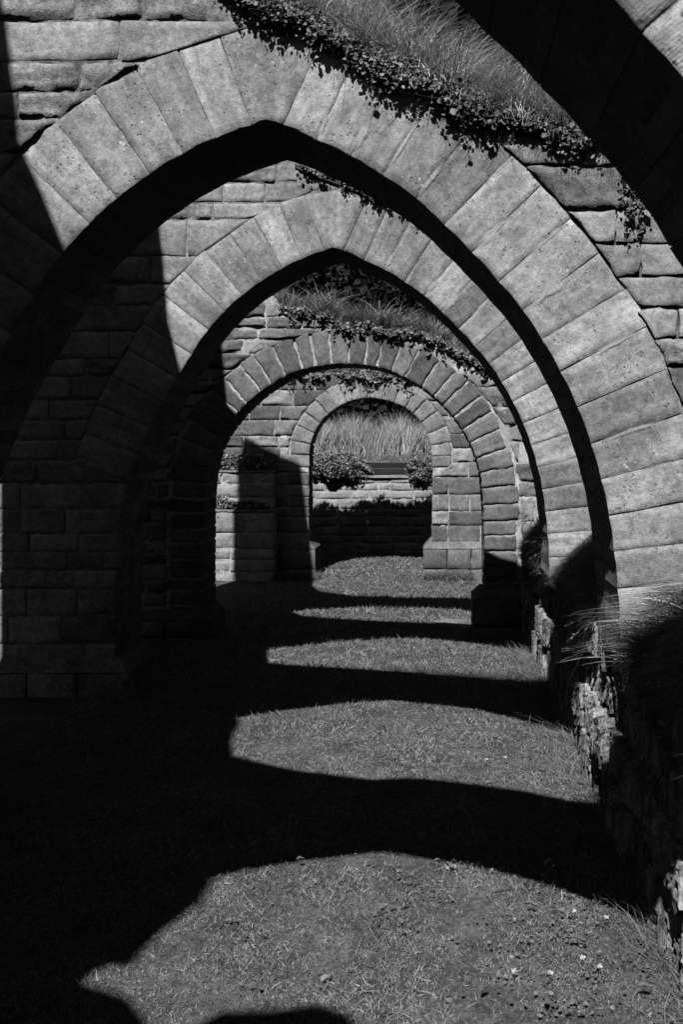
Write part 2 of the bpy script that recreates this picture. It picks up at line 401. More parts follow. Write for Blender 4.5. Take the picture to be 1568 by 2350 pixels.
def big_outline(pts): return pts
OUT0 = [(-3.36, 7.3), (-2.75, 7.1), (-2.2, 6.3), (-2.13, 5.5), (-2.01, 5.24), (-1.85, 4.85), (-1.74, 4.3), (-1.64, 3.98), (-1.2, 3.68), (-.78, 3.5), (-.3, 3.3), (.4, 3.06), (1.1, 2.95), (2.2, 2.7)]
OUT1 = [(-3.395, 7.3), (-2.8, 7.1), (-2.35, 6.4), (-2.3, 5.75), (-2.22, 5.2), (-2.12, 4.8), (-1.98, 4.3), (-1.9, 4.05), (-1.5, 3.86), (-.87, 3.64), (-.6, 3.52), (-.3, 3.36), (-.05, 3.24), (.23, 3.10), (.6, 3.02), (1.1, 2.9), (2.2, 2.7)]
OUT2 = [(-3.36, 7.3), (-2.8, 7.1), (-2.5, 6.2), (-2.41, 5.14), (-2.35, 4.62), (-2.2, 4.45), (-2.05, 4.15), (-1.7, 3.92), (-1.0, 3.7), (-.87, 3.64), (-.6, 3.54), (-.3, 3.42), (-.05, 3.3), (.23, 3.14), (.6, 3.03), (1.1, 2.9), (2.2, 2.7)]
OUT3 = [(-3.60, 7.5), (-2.74, 7.1), (-2.62, 6.2), (-2.5, 5.3), (-2.3, 4.3), (-2.05, 3.6), (-1.55, 3.13), (-1.48, 3.0), (-1.03, 2.96), (-.99, 2.86), (-.2, 2.78), (.1, 2.66), (.44, 2.48), (.9, 2.38), (2.2, 2.3)]
OUT4 = [(-5.5, 2.95), (-2.2, 2.9), (-.2, 2.8), (2.2, 2.75)]
OUTm = [(-3.4, 7.3), (-2.7, 7.0), (-2.1, 6.5), (-1.62, 5.75), (-1.69, 5.35), (-1.81, 5.05), (-1.90, 4.76), (-1.88, 4.5), (-1.66, 4.33), (-1.5, 4.24), (-1.34, 4.02), (-1.26, 4.02), (-1.18, 4.15), (-1.05, 4.15), (-.9, 4.2), (-.8, 4.13), (-.72, 4.0), (-.5, 3.85), (.3, 3.3), (2.2, 2.9)]

rl = course(0.20, 3.11, .155)[:-1] + [3.11, 3.225, 3.352, 3.527, 3.68, 3.9, 4.15, 4.4, 4.7, 5.0, 5.3, 5.6, 5.9, 6.3, 6.7]
rr1 = course(.80, 2.05, .14)[:-1] + [2.05, 2.17, 2.30, 2.435, 2.575, 2.715, 2.905, 3.0]
G_ = 'pointed arches spanning the roofless passage'
def rough_left(rows, z): return {(-1, i) for i, q in enumerate(rows[:-1]) if q >= z - .001}
def plinth(root, O, x0, x1, y0, yb, z0, z1, cham, inner, m, seed=0):
    """base course with a sloping top, projecting from the wall; inner +1: the passage is on its right"""
    n = max(1, round((x1 - x0) / .38)); cuts = [x0 + (x1 - x0) * k / n for k in range(n + 1)]
    zc = z1 - cham
    for r, (a, b) in enumerate(((z0, z0 + (zc - z0) * .5 + .02), (z0 + (zc - z0) * .5 + .02, zc)) if zc - z0 > .3 else ((z0, zc),)):
        for i, (p, q) in enumerate(zip(cuts, cuts[1:])):
            g = .006; bot = [(p + g, a + g), ((p + q) / 2, a + g), (q - g * (0 if i == n - 1 and inner > 0 else 1), a + g)]; top = [(u, b - g) for u, _ in bot]
            put_stone('plinth_stone', stone_geo(bot, top, y0, yb, .012, .005, .008, 8, 6, rag=1.5, seed=U(0, 99)), root, m, O)
    # weathered sloping cap, bevelled towards front and passage
    c = cham * .9; xa, xb = x0, x1
    if inner > 0: V = [(xa, y0, zc), (xb, y0, zc), (xb, yb, zc), (xa, yb, zc), (xa, y0 + c, z1), (xb - c, y0 + c, z1), (xb - c, yb, z1), (xa, yb, z1)]
    else: V = [(xa, y0, zc), (xb, y0, zc), (xb, yb, zc), (xa, yb, zc), (xa + c, y0 + c, z1), (xb, y0 + c, z1), (xb, yb, z1), (xa + c, yb, z1)]
    Fc = [(0, 1, 5, 4), (1, 2, 6, 5), (2, 3, 7, 6), (3, 0, 4, 7), (4, 5, 6, 7), (3, 2, 1, 0)]
    link('plinth_cap', [(x - O[0], y - O[1], z - O[2]) for x, y, z in V], Fc, m, root)

walls = {}
ms_, n_, b_ = mat('lime_streak'); gg = nd(n_, 'ShaderNodeNewGeometry'); aa = nd(n_, 'ShaderNodeAttribute'); aa.attribute_name = 'core'
nz = noise_n(n_, gg.outputs['Position'], 110, 6, .85)
al = mr(n_, mth(n_, 'ADD', mth(n_, 'MULTIPLY', aa.outputs['Fac'], .34), nz), .50, .98, 0, .85); n_.links.new(al, b_.inputs['Alpha'])
n_.links.new(mr(n_, noise_n(n_, gg.outputs['Position'], 150, 4, .7), .3, .7, .42, .72), b_.inputs['Base Color'])
M['smear'] = ms_
# the wall behind the photographer: only its shadow is in the picture
walls['m'] = arch_wall('stone_arch', 'pointed stone arch behind the viewer whose shadow falls on the near lawn', YAm, .58, shift(P_, .05), .40, OUTm, -3.4, 2.2, -.1, .79,
                       course(.2, 6.6, .34), course(.8, 3., .3), MA, apex=APX, ring_z_left=1.47, ring_z_right=.8, group=G_)
walls[0] = arch_wall('stone_arch', 'nearest pointed arch, its dark underside crossing the top right corner', YA0, .60, shift(P_, .09), .42, OUT0, -3.36, 2.2, -.1, .79,
                     course(.2, 6.6, .26), course(.8, 3., .17), MA, apex=APX, ring_z_left=1.47, ring_z_right=.8, group=G_)
walls[1] = arch_wall('stone_arch', 'large pointed sunlit arch with long smooth voussoirs and hanging ivy on its shoulder', YA1, .60, P_, .415, OUT1, -3.395, 2.2, -.1, .79,
                     rl, rr1, MA, apex=APX, ring_z_left=1.47, ring_z_right=.8, rough_rows=rough_left(rl, 3.527) | {(1, i) for i in (0, 2, 4, 6, 8, 9)}, group=G_)
walls[2] = arch_wall('stone_arch', 'second pointed arch seen through the large one, dark pier on its left', YA2, .58, P_, .405, OUT2, -3.9, 2.2, -.1, .79,
                     course(.20, 3.3, .16)[:-1] + [3.3, 3.42, 3.56, 3.69, 3.9, 4.2, 4.5, 4.8, 5.2, 5.6, 6.0, 6.5], course(.8, 3., .15), MA, apex=APX, ring_z_left=1.47, ring_z_right=.8, group=G_)
c3 = px([(466, 1500), (466, 1440), (466, 1369), (466, 1284), (467, 1159), (472, 1094), (482, 1044), (507, 994), (553, 937), (605, 893), (657, 862), (699, 846), (746, 837), (790, 834), (821, 835), (865, 842), (907, 855), (959, 880),
         (1011, 922), (1047, 963), (1073, 1002), (1091, 1043), (1103, 1085), (1109, 1147), (1111, 1231), (1111, 1345), (1111, 1480)], YA3)
c3 = resample(c3, .15)
MB_ = dict(core=M['mortar'], ring=M['old'], stone=M['block'], rough=M['old'], rough_p=.4)
walls[3] = arch_wall('stone_arch', 'rounder arch of short brown stones and pale mortar with long grass on top', YA3, .56, c3, .325, OUT3, -3.60, 2.2, -.3, -.3,
                     course(.08, 2.96, .14)[:-1] + [2.96, 3.1, 3.4, 3.7, 4.1, 4.5, 5., 5.5, 6., 6.5], course(.0, 2.42, .2), MB_, joint=.020, ring_z_left=-.2, ring_z_right=-.2, inset=.010, old=True, wob=.008, hole=(.83, 1.72), group='arches of the far passage')
c4 = px([(710, 1345), (710, 1240), (710, 1159), (710, 1053), (712, 1020), (720, 996), (732, 974), (750, 952), (786, 926), (822, 915), (856, 912), (894, 919), (937, 938), (956, 955), (971, 972), (983, 996), (991, 1025), (992, 1053), (991, 1159), (990, 1236), (990, 1345)], YA4)
c4 = resample(c4, .175)
MC_ = dict(core=M['mortar'], ring=M['old2'] if 'old2' in M else M['block'], stone=M['old'], rough=M['block'], rough_p=.35)
walls[4] = arch_wall('stone_arch', 'farthest small round arch framing tall pale grass', YA4, .50, c4, .285, OUT4, -5.5, 2.2, -.4, -.4,
                     course(-.15, 2.85, .19), course(-.15, 2.75, .235, .15), MC_, joint=.014, ring_z_left=1.45, ring_z_right=1.45, inset=.014, old=True, wob=.006, stone_len=(.28, .6), group='arches of the far passage')

# plinths (bases) of the piers
for k, D, x0, x1, inner, z0, z1, b in ((2, YA2, -3.9, -2.15, 1, -.1, .24, .62), (3, YA3, -3.45, -2.17, 1, -.3, .16, .60), (3, YA3, .335, .80, -1, -.3, .36, .6),
                                       (4, YA4, -2.3, -1.79, 1, -.4, .36, .55), (4, YA4, -.215, 1.2, -1, -.4, .36, .55), (1, YA1, -3.36, -2.15, 1, -.1, .24, .64), (0, YA0, -3.36, -2.06, 1, -.1, .24, .64)):
    r, O = walls[k]; plinth(r, O, x0, x1, D - .085, D + b, z0, z1, .09 if k < 4 else .12, inner, M['rough'] if k < 3 else M['old'])
# putlog hole in the third wall: a dark socket between stones
# lime smears on joints of the smooth arches
def smear(k, D, p, q, w, seed):
    r, O = walls[k]; (x0, z0), (x1, z1) = px([p, q], D); n = 12; V = []; Fc = []
    t = Vector((x1 - x0, z1 - z0)).normalized(); nn = Vector((-t.y, t.x))
    for i in range(n + 1):
        f = i / n; ww = 1.5 * w * (math.sin(math.pi * min(1, f * 1.0 + .06)) ** .5 * .7 + .3) * (1 + .8 * n3(f * 6, seed, 1)) if 0 < i < n else .001
        cx = x0 + (x1 - x0) * f + nn.x * .003 * n3(f * 4, seed, 2); cz = z0 + (z1 - z0) * f + nn.y * .003 * n3(f * 4, seed, 2)
        for s, dd in ((-1, -.0078), (-.45, -.0082), (.45, -.0082), (1, -.0078)):
            V.append((cx + nn.x * ww * s * U(.8, 1.2) - O[0], D + dd - O[1], cz + nn.y * ww * s * U(.8, 1.2) - O[2]))
    for i in range(n):
        for j in range(3): Fc.append((i * 4 + j, i * 4 + j + 1, i * 4 + j + 5, i * 4 + j + 4))
    o = link('lime_smear', V, Fc, M['smear'], r, smooth=True)
    at = o.data.attributes.new('core', 'FLOAT', 'POINT')
    for i in range(n + 1):
        for j in range(4): at.data[i * 4 + j].value = (0 if j in (0, 3) else 1) * min(1, 3 * min(i, n - i) / n)
NP = normals(P_, APX)
for k, D, rg_, q, t0, t1, w in ((1, YA1, .415, (-.371, 2.950), .05, .45, .012), (1, YA1, .415, (.145, 2.538), .03, .55, .013), (1, YA1, .415, (.363, 2.292), .03, .62, .018), (1, YA1, .415, (-.518, 3.018), .05, .3, .006),
                                (1, YA1, .415, (-.233, 2.865), .1, .7, .006), (1, YA1, .415, (-.093, 2.769), .02, .5, .007), (1, YA1, .415, (.525, 2.028), .3, .9, .006), (1, YA1, .415, (.261, 2.412), .4, .95, .006), (1, YA1, .415, (.655, 1.722), .1, .8, .005),
                                (2, YA2, .405, (.028, 2.655), .03, .5, .017), (2, YA2, .405, (-.093, 2.769), .03, .4, .014), (2, YA2, .405, (-.371, 2.950), .0, .35, .012), (2, YA2, .405, (.145, 2.538), .3, .9, .008)):
    i = P_.index(q); p = P_[i]; nn_ = NP[i]; D_ = D
    A = (p[0] + nn_.x * rg_ * t0, p[1] + nn_.y * rg_ * t0); B = (p[0] + nn_.x * rg_ * t1, p[1] + nn_.y * rg_ * t1)
    smear(k, D, *[((a_[0]) * F / D + VX, VY - (a_[1] - EYE) * F / D) for a_ in (A, B)], w, seed=U(0, 50))
for a in ((3, YA3, (1175, 1040), (1140, 900), .03), (3, YA3, (520, 830), (610, 775), .03)):
    smear(*a, seed=U(0, 50))
# rendered block and slab on the third wall's left shoulder
r3, O3 = walls[3]

# ------------------------------------------------------------------ ground
def grid_mesh(name, xs, ys, zf, m):
    V = [(x, y, zf(x, y)) for y in ys for x in xs]; nx = len(xs)
    Fc = [(j * nx + i, j * nx + i + 1, (j + 1) * nx + i + 1, (j + 1) * nx + i) for j in range(len(ys) - 1) for i in range(nx - 1)]
    return link(name, V, Fc, m, smooth=True)
xs = [-400, -100, -30, -12] + [-8 + .25 * i for i in range(65)] + [12, 30, 100, 400]
ys = [-300, -80, -20, -6] + [-3 + .25 * i for i in range(85)] + [21, 30, 60, 150, 800]
tag(grid_mesh('ground', xs, ys, gz, M['lawn_base']), 'mown lawn floor of the ruined passage', kind='structure')

# ------------------------------------------------------------------ low retaining wall on the right with its earth bank
RW = empty('retaining_wall', (.8, 4.5, 0), 'low rough wall of flaking rock along the right edge of the lawn', 'wall')
RO = (.8, 4.5, 0)
def rock_geo(a0, a1, b0, b1, seed, x0):
    nu, nv = 30, 34; V = []
    for j in range(nv):
        for i in range(nu):
            u, v = i / (nu - 1), j / (nv - 1); e = i in (0, nu - 1) or j in (0, nv - 1)
            a = a0 + (a1 - a0) * u + .022 * n3(v * 3 + seed, u * 2, 1); b = b0 + (b1 - b0) * v + .035 * n3(u * 3, seed, 2)
            b += .030 * (2 * v - 1) * (n3(a * 28, seed, v) + .5 * n3(a * 70, seed, v))
            f1 = noise.noise(Vector((a * 7, b * 1.6, seed))); f2 = abs(noise.noise(Vector((a * 30, b * 4.5, seed + 4))))
            sw = (a / .055 + 1.6 * noise.noise(Vector((a * 5, b * 7, seed)))) % 1.0; f3 = noise.noise(Vector((a * 85, b * 45, seed + 7)))
            d = x0 - .020 * f1 + .020 * f2 - .014 * sw + .008 * f3 + (.06 if e else 0)
            V.append((a, b, d))
    Fc = [(j * nu + i, j * nu + i + 1, (j + 1) * nu + i + 1, (j + 1) * nu + i) for j in range(nv - 1) for i in range(nu - 1)]
    s = len(V); loop = [i for i in range(nu)] + [j * nu + nu - 1 for j in range(1, nv)] + [(nv - 1) * nu + i for i in range(nu - 2, -1, -1)] + [j * nu for j in range(nv - 2, 0, -1)]
    V += [(V[i][0], V[i][1], x0 + .2) for i in loop]; L = len(loop)
    Fc += [(loop[(k + 1) % L], loop[k], s + k, s + (k + 1) % L) for k in range(L)]
    return V, Fc, 0
def bank_z(x, y):                    # top of the bank
    return .80 + .36 * min(1, max(0, (x - .80) / .32)) ** .6 + .10 * n3(x * 2, y * 1.3, 3) + .05 * math.sin(y * 2.4) + .3 * max(0, min(1, (x - 1.3) / 2))
zr = [-.12, .22, .45, .66, .84]
for r in range(4):
    y = -2.6 + U(0, .2)
    while y < 9.45:
        L = U(.16, .42)
        zt = gz(.8, y); b0 = zr[r] + (zt if r == 0 else 0) + U(-.02, .02); b1 = zr[r + 1] + U(-.02, .02)
        xo = .80 + .05 * max(0, min(1, (y - 5) / 1.5)) + U(-.02, .02) - (.035 if r < 2 else 0)
        put_stone('rock', rock_geo(y, min(y + L, 9.5) - .012, b0 + .012, b1 - .012, U(0, 99), xo), RW, M['rock'], RO, frame='side')
        y += L
link('wall_core', [(x - RO[0], y - RO[1], z) for x, y, z in [(.87, -2.6, -.2), (1.4, -2.6, -.2), (1.4, 9.5, -.3), (.87, 9.5, -.3), (.87, -2.6, .78), (1.4, -2.6, .78), (1.4, 9.5, .78), (.87, 9.5, .78)]],
     [(0, 1, 2, 3), (4, 5, 6, 7), (0, 1, 5, 4), (1, 2, 6, 5), (2, 3, 7, 6), (3, 0, 4, 7)], M['soil'], RW)
xs = [.79, .82, .86, .9, .96, 1.02, 1.1, 1.2, 1.35, 1.6, 2, 3, 5, 9]; ys = [-3 + .12 * i for i in range(105)]
V = []; nx = len(xs)
bk = grid_mesh('earth_bank', xs, ys, lambda x, y: bank_z(x, y) if x > .8 else .74, M['soil']); tag(bk, 'earth bank behind the low wall', kind='structure')

# ------------------------------------------------------------------ far terraces, back wall, bank
def course_wall(name, label, x0, x1, y0, y1, z0, z1, h, m, core, joint=.014, lens=(.2, .5), cat='wall', wob=.006):
    O = ((x0 + x1) / 2, y0, z0); root = empty(name, O, label, cat)
    slab('mortar', [(x0 + .01, z0), (x0 + .01, z1 - .01), (x1 - .01, z1 - .01), (x1 - .01, z0)], y0 + .008, y1, root, core, O)
    rows = course(z0, z1, h)
    for a, b in zip(rows, rows[1:]):
        x = x0
        while x < x1 - .02:
            q = min(x1, x + U(*lens));
            if x1 - q < .1: q = x1
            g = joint / 2
            bot = [(x + g, a + g), ((x + q) / 2, a + g + U(-.006, .006)), (q - g, a + g)]; top = [(x + g, b - g), ((x + q) / 2, b - g + U(-.006, .006)), (q - g, b - g)]
            put_stone('stone', stone_geo(bot, top, y0 + U(-.012, .008), y0 + .1, .012, wob, .012, 9, 6, rag=2, seed=U(0, 99)), root, m, O)
            x = q
    return root, O
lt, lto = course_wall('terrace_wall', 'lower stepped terrace wall with plants on its ledge left of the far arch', -4.6, -2.35, 14.26, 14.6, -.3, .80, .2, M['pale'], M['mortar'], lens=(.3, .75))
ut, uto = course_wall('terrace_wall', 'upper stepped terrace wall with plants on its ledge left of the far arch', -4.7, -2.37, 14.42, 14.62, .6, 1.36, .17, M['pale'], M['mortar'], lens=(.25, .6))
for (rt, ro, x0, x1, y, z) in ((lt, lto, -4.6, -2.32, 14.235, .80), (ut, uto, -4.7, -2.35, 14.395, 1.36)):
    V = []; Fc = []; n = 30
    for i in range(n + 1):
        x = x0 + (x1 - x0) * i / n; w = .018 * n3(x * 6, y, 0)
        V += [(x - ro[0], y + w - ro[1], z - ro[2]), (x - ro[0], y + .19 - ro[1], z - ro[2]), (x - ro[0], y + .19 - ro[1], z + .03 - ro[2]), (x - ro[0], y + w - ro[1], z + .022 + w * .5 - ro[2])]
    for i in range(n):
        for j in range(4): Fc.append((i * 4 + j, i * 4 + (j + 1) % 4, i * 4 + 4 + (j + 1) % 4, i * 4 + 4 + j))
    Fc += [(0, 1, 2, 3), (n * 4, n * 4 + 1, n * 4 + 2, n * 4 + 3)]
    link('ledge_slab', V, Fc, M['rough'], rt)
bw, bwo = course_wall('back_wall', 'pale coursed wall closing the passage, lit only along its top', -6, 5, YA5, YA5 + .4, -.3, 1.2, .15, M['pale'], M['mortar'], lens=(.2, .6))
V = []; Fc = []; n = 60
for i in range(n + 1):
    x = -6 + 11 * i / n; w = .012 * n3(x * 2.5, 3, 0)
    V += [(x, YA5 - .04 + w, 1.2), (x, YA5 + .4, 1.2), (x, YA5 + .4, 1.25), (x, YA5 - .04 + w, 1.235 + w)]
for i in range(n):
    for j in range(4): Fc.append((i * 4 + j, i * 4 + (j + 1) % 4, i * 4 + 4 + (j + 1) % 4, i * 4 + 4 + j))
o = link('coping_slab', [(a - bwo[0], b - bwo[1], c - bwo[2]) for a, b, c in V], Fc, M['pale'], bw)
# dark board standing on the back wall
bx0, bx1 = (836 - VX) * YA5 / F, (942 - VX) * YA5 / F
TB = empty('timber_board', ((bx0 + bx1) / 2, YA5 + .12, 1.25), 'dark timber board standing on the back wall between two shrubs', 'board')
for k, (za, zb) in enumerate(((0, .10), (.106, .205))):
    hw = (bx1 - bx0) / 2 + (.07 if k else 0)
    V = []
    for i in range(9):
        x = -hw + 2 * hw * i / 8
        for yy, zz in ((0, za), (.05, za), (.05, zb), (0, zb)): V.append((x, yy + .004 * n3(x * 3, zz * 9, 1), zz + .003 * n3(x * 3, zz, 2)))
    Fc = [(i * 4 + j, i * 4 + (j + 1) % 4, i * 4 + 4 + (j + 1) % 4, i * 4 + 4 + j) for i in range(8) for j in range(4)] + [(3, 2, 1, 0), (32, 33, 34, 35)]
    link('board', V, Fc, M['wood'], TB)
def far_z(x, y): return 1.22 + .25 * min(1, max(0, (y - 17.45) / .25)) + .05 * (y - 17.5) + .03 * n3(x, y, 2) + (.05 * max(0, x + .6) if y < 19.5 else 0)
tag(grid_mesh('lawn_bank', [-30, -15, -8] + [-6 + .4 * i for i in range(30)] + [8, 15, 30], [17.42, 17.5, 17.6, 17.75, 18, 18.5, 19, 19.5, 20, 21, 23, 26, 30, 40, 60], far_z, M['lawn_base']), 'raised lawn beyond the back wall', kind='structure')
exec_veg = True
# flat paving slab sunk in the lawn
(sx0, _), (sx1, _) = px([(1003, 1400), (1086, 1400)], 10.5)
V = []; Fc = []
for (x, y) in ((0, 0), (.38, -.02), (.4, .42), (.16, .5), (-.04, .4)): V.append((sx0 + x, 10.15 + y, gz(sx0, 10.3) + .014))
V += [(x, y, z - .06) for x, y, z in V]
Fc = [(0, 1, 2, 3, 4)] + [(i, (i + 1) % 5, 5 + (i + 1) % 5, 5 + i) for i in range(5)]
tag(link('paving_slab', V, Fc, M['old']), 'flat pale stone slab sunk in the lawn beside the right pier', 'slab')

# ------------------------------------------------------------------ vegetation
def scatter(n, x0, x1, y0, y1): return rng.uniform(x0, x1, n), rng.uniform(y0, y1, n)
def gz_arr(x, y): return np.array([gz(a, b) for a, b in zip(x, y)])
# lawn
R = []; Ln = []; Wd = []
for (x0, x1, y0, y1, dens, l, w) in ((-1.9, .82, 2.5, 3.7, 20000, .019, .0036), (-2.2, .82, 3.7, 5.4, 13000, .020, .0040), (-2.4, .85, 5.4, 7.6, 7500, .024, .0052), (-2.4, .85, 7.6, 9.6, 3200, .036, .006), (-2.4, 1.0, 9.6, 14.6, 1500, .042, .009), (-2.4, .6, 14.6, 17.1, 1300, .05, .010)):
    n = int((x1 - x0) * (y1 - y0) * dens); x, y = scatter(n, x0, x1, y0, y1)
    cl = np.array([n3(a * 2.2, b * 2.2, 8) for a, b in zip(x, y)])
    R.append(np.stack([x, y, gz_arr(x, y) - .003], 1)); Ln.append(l * rng.uniform(.5, 1.5, n) * (1 + .7 * cl) * np.where(rng.random(n) < .03, 1.9, 1)); Wd.append(w * rng.uniform(.6, 1.6, n))
R = np.concatenate(R); Ln = np.concatenate(Ln); Wd = np.concatenate(Wd); n = len(R)
up = unit(np.stack([rng.normal(0, .9, n), rng.normal(0, .8, n), np.ones(n)], 1)); lean = np.stack([rng.normal(0, .35, n), rng.normal(0, .35, n), rng.uniform(-.5, .1, n)], 1)
tag(blades('lawn_grass', R, up, lean, Ln, Wd, M['lawn'], seg=2), 'short mown lawn grass', kind='stuff')
# straw-coloured clippings and long lone blades
n = 1500; x, y = scatter(n, -1.9, .8, 2.5, 8); z = gz_arr(x, y) + rng.uniform(.008, .03, n)
th = rng.uniform(0, 6.28, n); up = np.stack([np.cos(th), np.sin(th), rng.normal(.1, .2, n)], 1)
tag(blades('dry_clippings', np.stack([x, y, z], 1), up, np.zeros((n, 3)) + rng.normal(0, .1, (n, 3)), rng.uniform(.012, .034, n), rng.uniform(.002, .0036, n), M['straw'], seg=2), 'dry grass clippings on the lawn', kind='stuff')
n = 4200; x = .84 - np.abs(rng.normal(0, .10, n)); y = rng.uniform(2.4, 9.4, n)
lx = rng.normal(-.2, .4, n)
tag(blades('wall_foot_grass', np.stack([x, y, gz_arr(x, y)], 1), unit(np.stack([lx, rng.normal(0, .35, n), np.ones(n)], 1)), np.stack([rng.normal(-.3, .4, n), rng.normal(0, .4, n), -.2 * np.ones(n)], 1), rng.uniform(.05, .15, n), rng.uniform(.002, .004, n), M['lawn']), 'longer grass at the foot of the low wall', kind='stuff')
# longer grass at foot of far piers
n = 3500; x = np.concatenate([rng.uniform(-.2, .5, n // 2), rng.uniform(-2.3, -1.7, n - n // 2)]); y = np.where(rng.random(n) < .5, 14.5, 14.4) - np.abs(rng.normal(0, .12, n))
tag(blades('pier_foot_grass', np.stack([x, y, gz_arr(x, y)], 1), unit(np.stack([rng.normal(0, .4, n), rng.normal(-.2, .4, n), np.ones(n)], 1)), np.stack([rng.normal(0, .4, n), rng.normal(0, .4, n), -.2 * np.ones(n)], 1), rng.uniform(.06, .2, n), rng.uniform(.005, .01, n), M['midgrass']), 'longer grass at the foot of the far piers', kind='stuff')
# broad weed leaves: rosettes lying in the lawn
Pz = []; Sz = []
for k in range(330):
    if k < 210: cx, cy = (U(-.75, .78) if U(0, 1) < .4 else rnd.triangular(-.3, .8, .5)), U(2.6, 4.5)
    elif k < 260: cx, cy = U(-.4, .8), U(4.9, 6.6)
    else: cx, cy = U(-1.6, .4), U(14.9, 16.8)
    for i in range(rnd.randint(3, 9)):
        Pz.append((cx + U(-.035, .035), cy + U(-.035, .035), gz(cx, cy) + U(.006, .024))); Sz.append(U(.008, .018) * (2 if k >= 260 else 1))
tag(leaves('lawn_weeds', np.array(Pz), np.array(Sz), M['weed'], (0, -.2, 1), .55), 'broad clover and plantain leaves in the lawn', kind='stuff')

# crests of grass and ivy on the arch walls
def crest_line(out, x): return interp(x, out)
def crest_grass(k, D, th, out, x0, x1, n, lmin, lmax, w, m, label, front=.6, lift=.03, droop=.12):
    nt_ = max(8, n // 28); tx = rng.uniform(x0, x1, nt_); ty = np.where(rng.random(nt_) < front, D + rng.uniform(.03, .2, nt_), D + rng.uniform(.05, th, nt_))
    ti = rng.integers(0, nt_, n); x = tx[ti] + rng.normal(0, .03, n); y = np.clip(ty[ti] + rng.normal(0, .02, n), D + .01, D + th)
    z = np.array([crest_line(out, a) for a in x]) + rng.uniform(-.05, .02, n) + lift
    tl = rng.normal(0, .28, (nt_, 2))[ti]; f = rng.uniform(.55, 1.25, nt_)[ti]
    up = unit(np.stack([tl[:, 0] * .6 + rng.normal(.05, .26, n), tl[:, 1] * .5 + rng.normal(-.05, .25, n), np.ones(n)], 1))
    lean = np.stack([tl[:, 0] + rng.normal(.08, .35, n), tl[:, 1] + rng.normal(.0, .25, n), rng.uniform(-.45, 0, n)], 1)
    L = rng.uniform(lmin, lmax, n) * f
    o = blades('crest_grass', np.stack([x, y, z], 1), up, lean, L, rng.uniform(.6, 1.4, n) * w, m, droop=droop, seg=4, facing=True)
    tag(o, label, kind='stuff'); return o
def ivy(name, label, pts_fn, n, size, strands, strand_len, D, m=None, cat='ivy', grp='ivy hanging over the arches'):
    """mat of leaves from pts_fn(n) plus hanging strands"""
    pos = pts_fn(n); parts_pos = [pos]; root = pos.mean(0)
    E = empty(name, tuple(root), label, cat, grp)
    sv = []; sf = []
    for s in range(strands):
        p = pos[rng.integers(len(pos))].copy(); p[1] = D - .012 - U(0, .012); L = U(.3, 1) * strand_len; seg = 7; q = p.copy(); ph = U(0, 6)
        for i in range(seg + 1):
            b = len(sv); r = .0015
            sv += [(q[0] - r - root[0], q[1] - root[1], q[2] - root[2]), (q[0] + r - root[0], q[1] - root[1], q[2] - root[2]), (q[0] - root[0], q[1] - 2 * r - root[1], q[2] - root[2])]
            if i: sf += [(b - 3, b - 2, b + 1, b), (b - 2, b - 1, b + 2, b + 1), (b - 1, b - 3, b, b + 2)]
            if i > 1 and U(0, 1) < .55: parts_pos.append(np.array([[q[0] + U(-.010, .010), q[1] - U(0, .008), q[2] + U(-.01, .01)] for _ in range(rnd.randint(1, 2))]))
            q[2] -= L / seg; q[0] += .012 * math.sin(i + ph) + U(-.006, .006)
    P = np.concatenate(parts_pos) - root
    o = leaves('foliage', P, rng.lognormal(-.05, .33, len(P)) * size, m or M['ivy'], (0, -1, .7), .65); o.parent = E
    if sv: link('stem', sv, sf, M['stem'], E)['kind'] = 'stuff'
    return E
def band(D, out, x0, x1, down, up_, th, thick_fn=lambda x: 1.):
    def f(n):
        nc = max(30, n // 10)
        x = rng.uniform(x0, x1, nc); t = rng.beta(1.3, 1.5, nc)
        low = np.array([.55 + .8 * n3(a * 5, 1, D) + .5 * n3(a * 17, 2, D) for a in x]); hi = np.array([.8 + .9 * n3(a * 3.3, 7, D) for a in x])
        dn = down * np.clip(low, .05, 1.7); uq = up_ * np.clip(hi, .3, 1.5)
        cr = np.array([crest_line(out, a) for a in x]); z = cr + uq - t * (uq + dn)
        y = D - .012 - rng.uniform(0, .065, nc) + np.clip((z - cr) * 1.1, 0, th)
        P = np.repeat(np.stack([x, y, z], 1), n // nc, 0); k = len(P)
        P = P + rng.normal(0, 1, (k, 3)) * np.array([.016, .010, .014]) * np.repeat(rng.uniform(.6, 1.7, nc), n // nc)[:, None]
        P[:, 1] = np.where(P[:, 2] < np.repeat(cr, n // nc), np.minimum(P[:, 1], D - .012), P[:, 1])
        return P
    return f
ivy('ivy', 'dense ivy spilling over the right shoulder of the large arch below long grass', band(YA1, OUT1, -.92, .66, .08, .17, .2, lambda x: 1.0), 20000, .0155, 60, .17, YA1)
ivy('ivy', 'small ivy sprig trailing down the stones right of the large arch', lambda n: np.stack([rng.normal(.84, .035, n), YA1 - .03 - rng.uniform(0, .03, n), rng.uniform(2.68, 2.98, n)], 1), 150, .018, 12, .16, YA1)
ivy('ivy', 'thin ivy along the top of the second arch', band(YA2, OUT2, -.95, .1, .05, .12, .2), 1500, .019, 30, .14, YA2)
ivy('ivy', 'ivy edge under the grass of the rounder brown arch', band(YA3, OUT3, -1.5, .6, .03, .08, .15), 2400, .024, 50, .18, YA3)
ivy('ivy', 'ragged ivy fringe hanging along the top of the farthest arch', band(YA4, [(-3, 2.78), (2, 2.74)], -2.3, .3, .10, .2, .3), 3600, .036, 90, .30, YA4)
crest_grass(1, YA1, .55, OUT1, -.85, .95, 19000, .16, .42, .0036, M['crest'], 'long pale grass on top of the large arch')
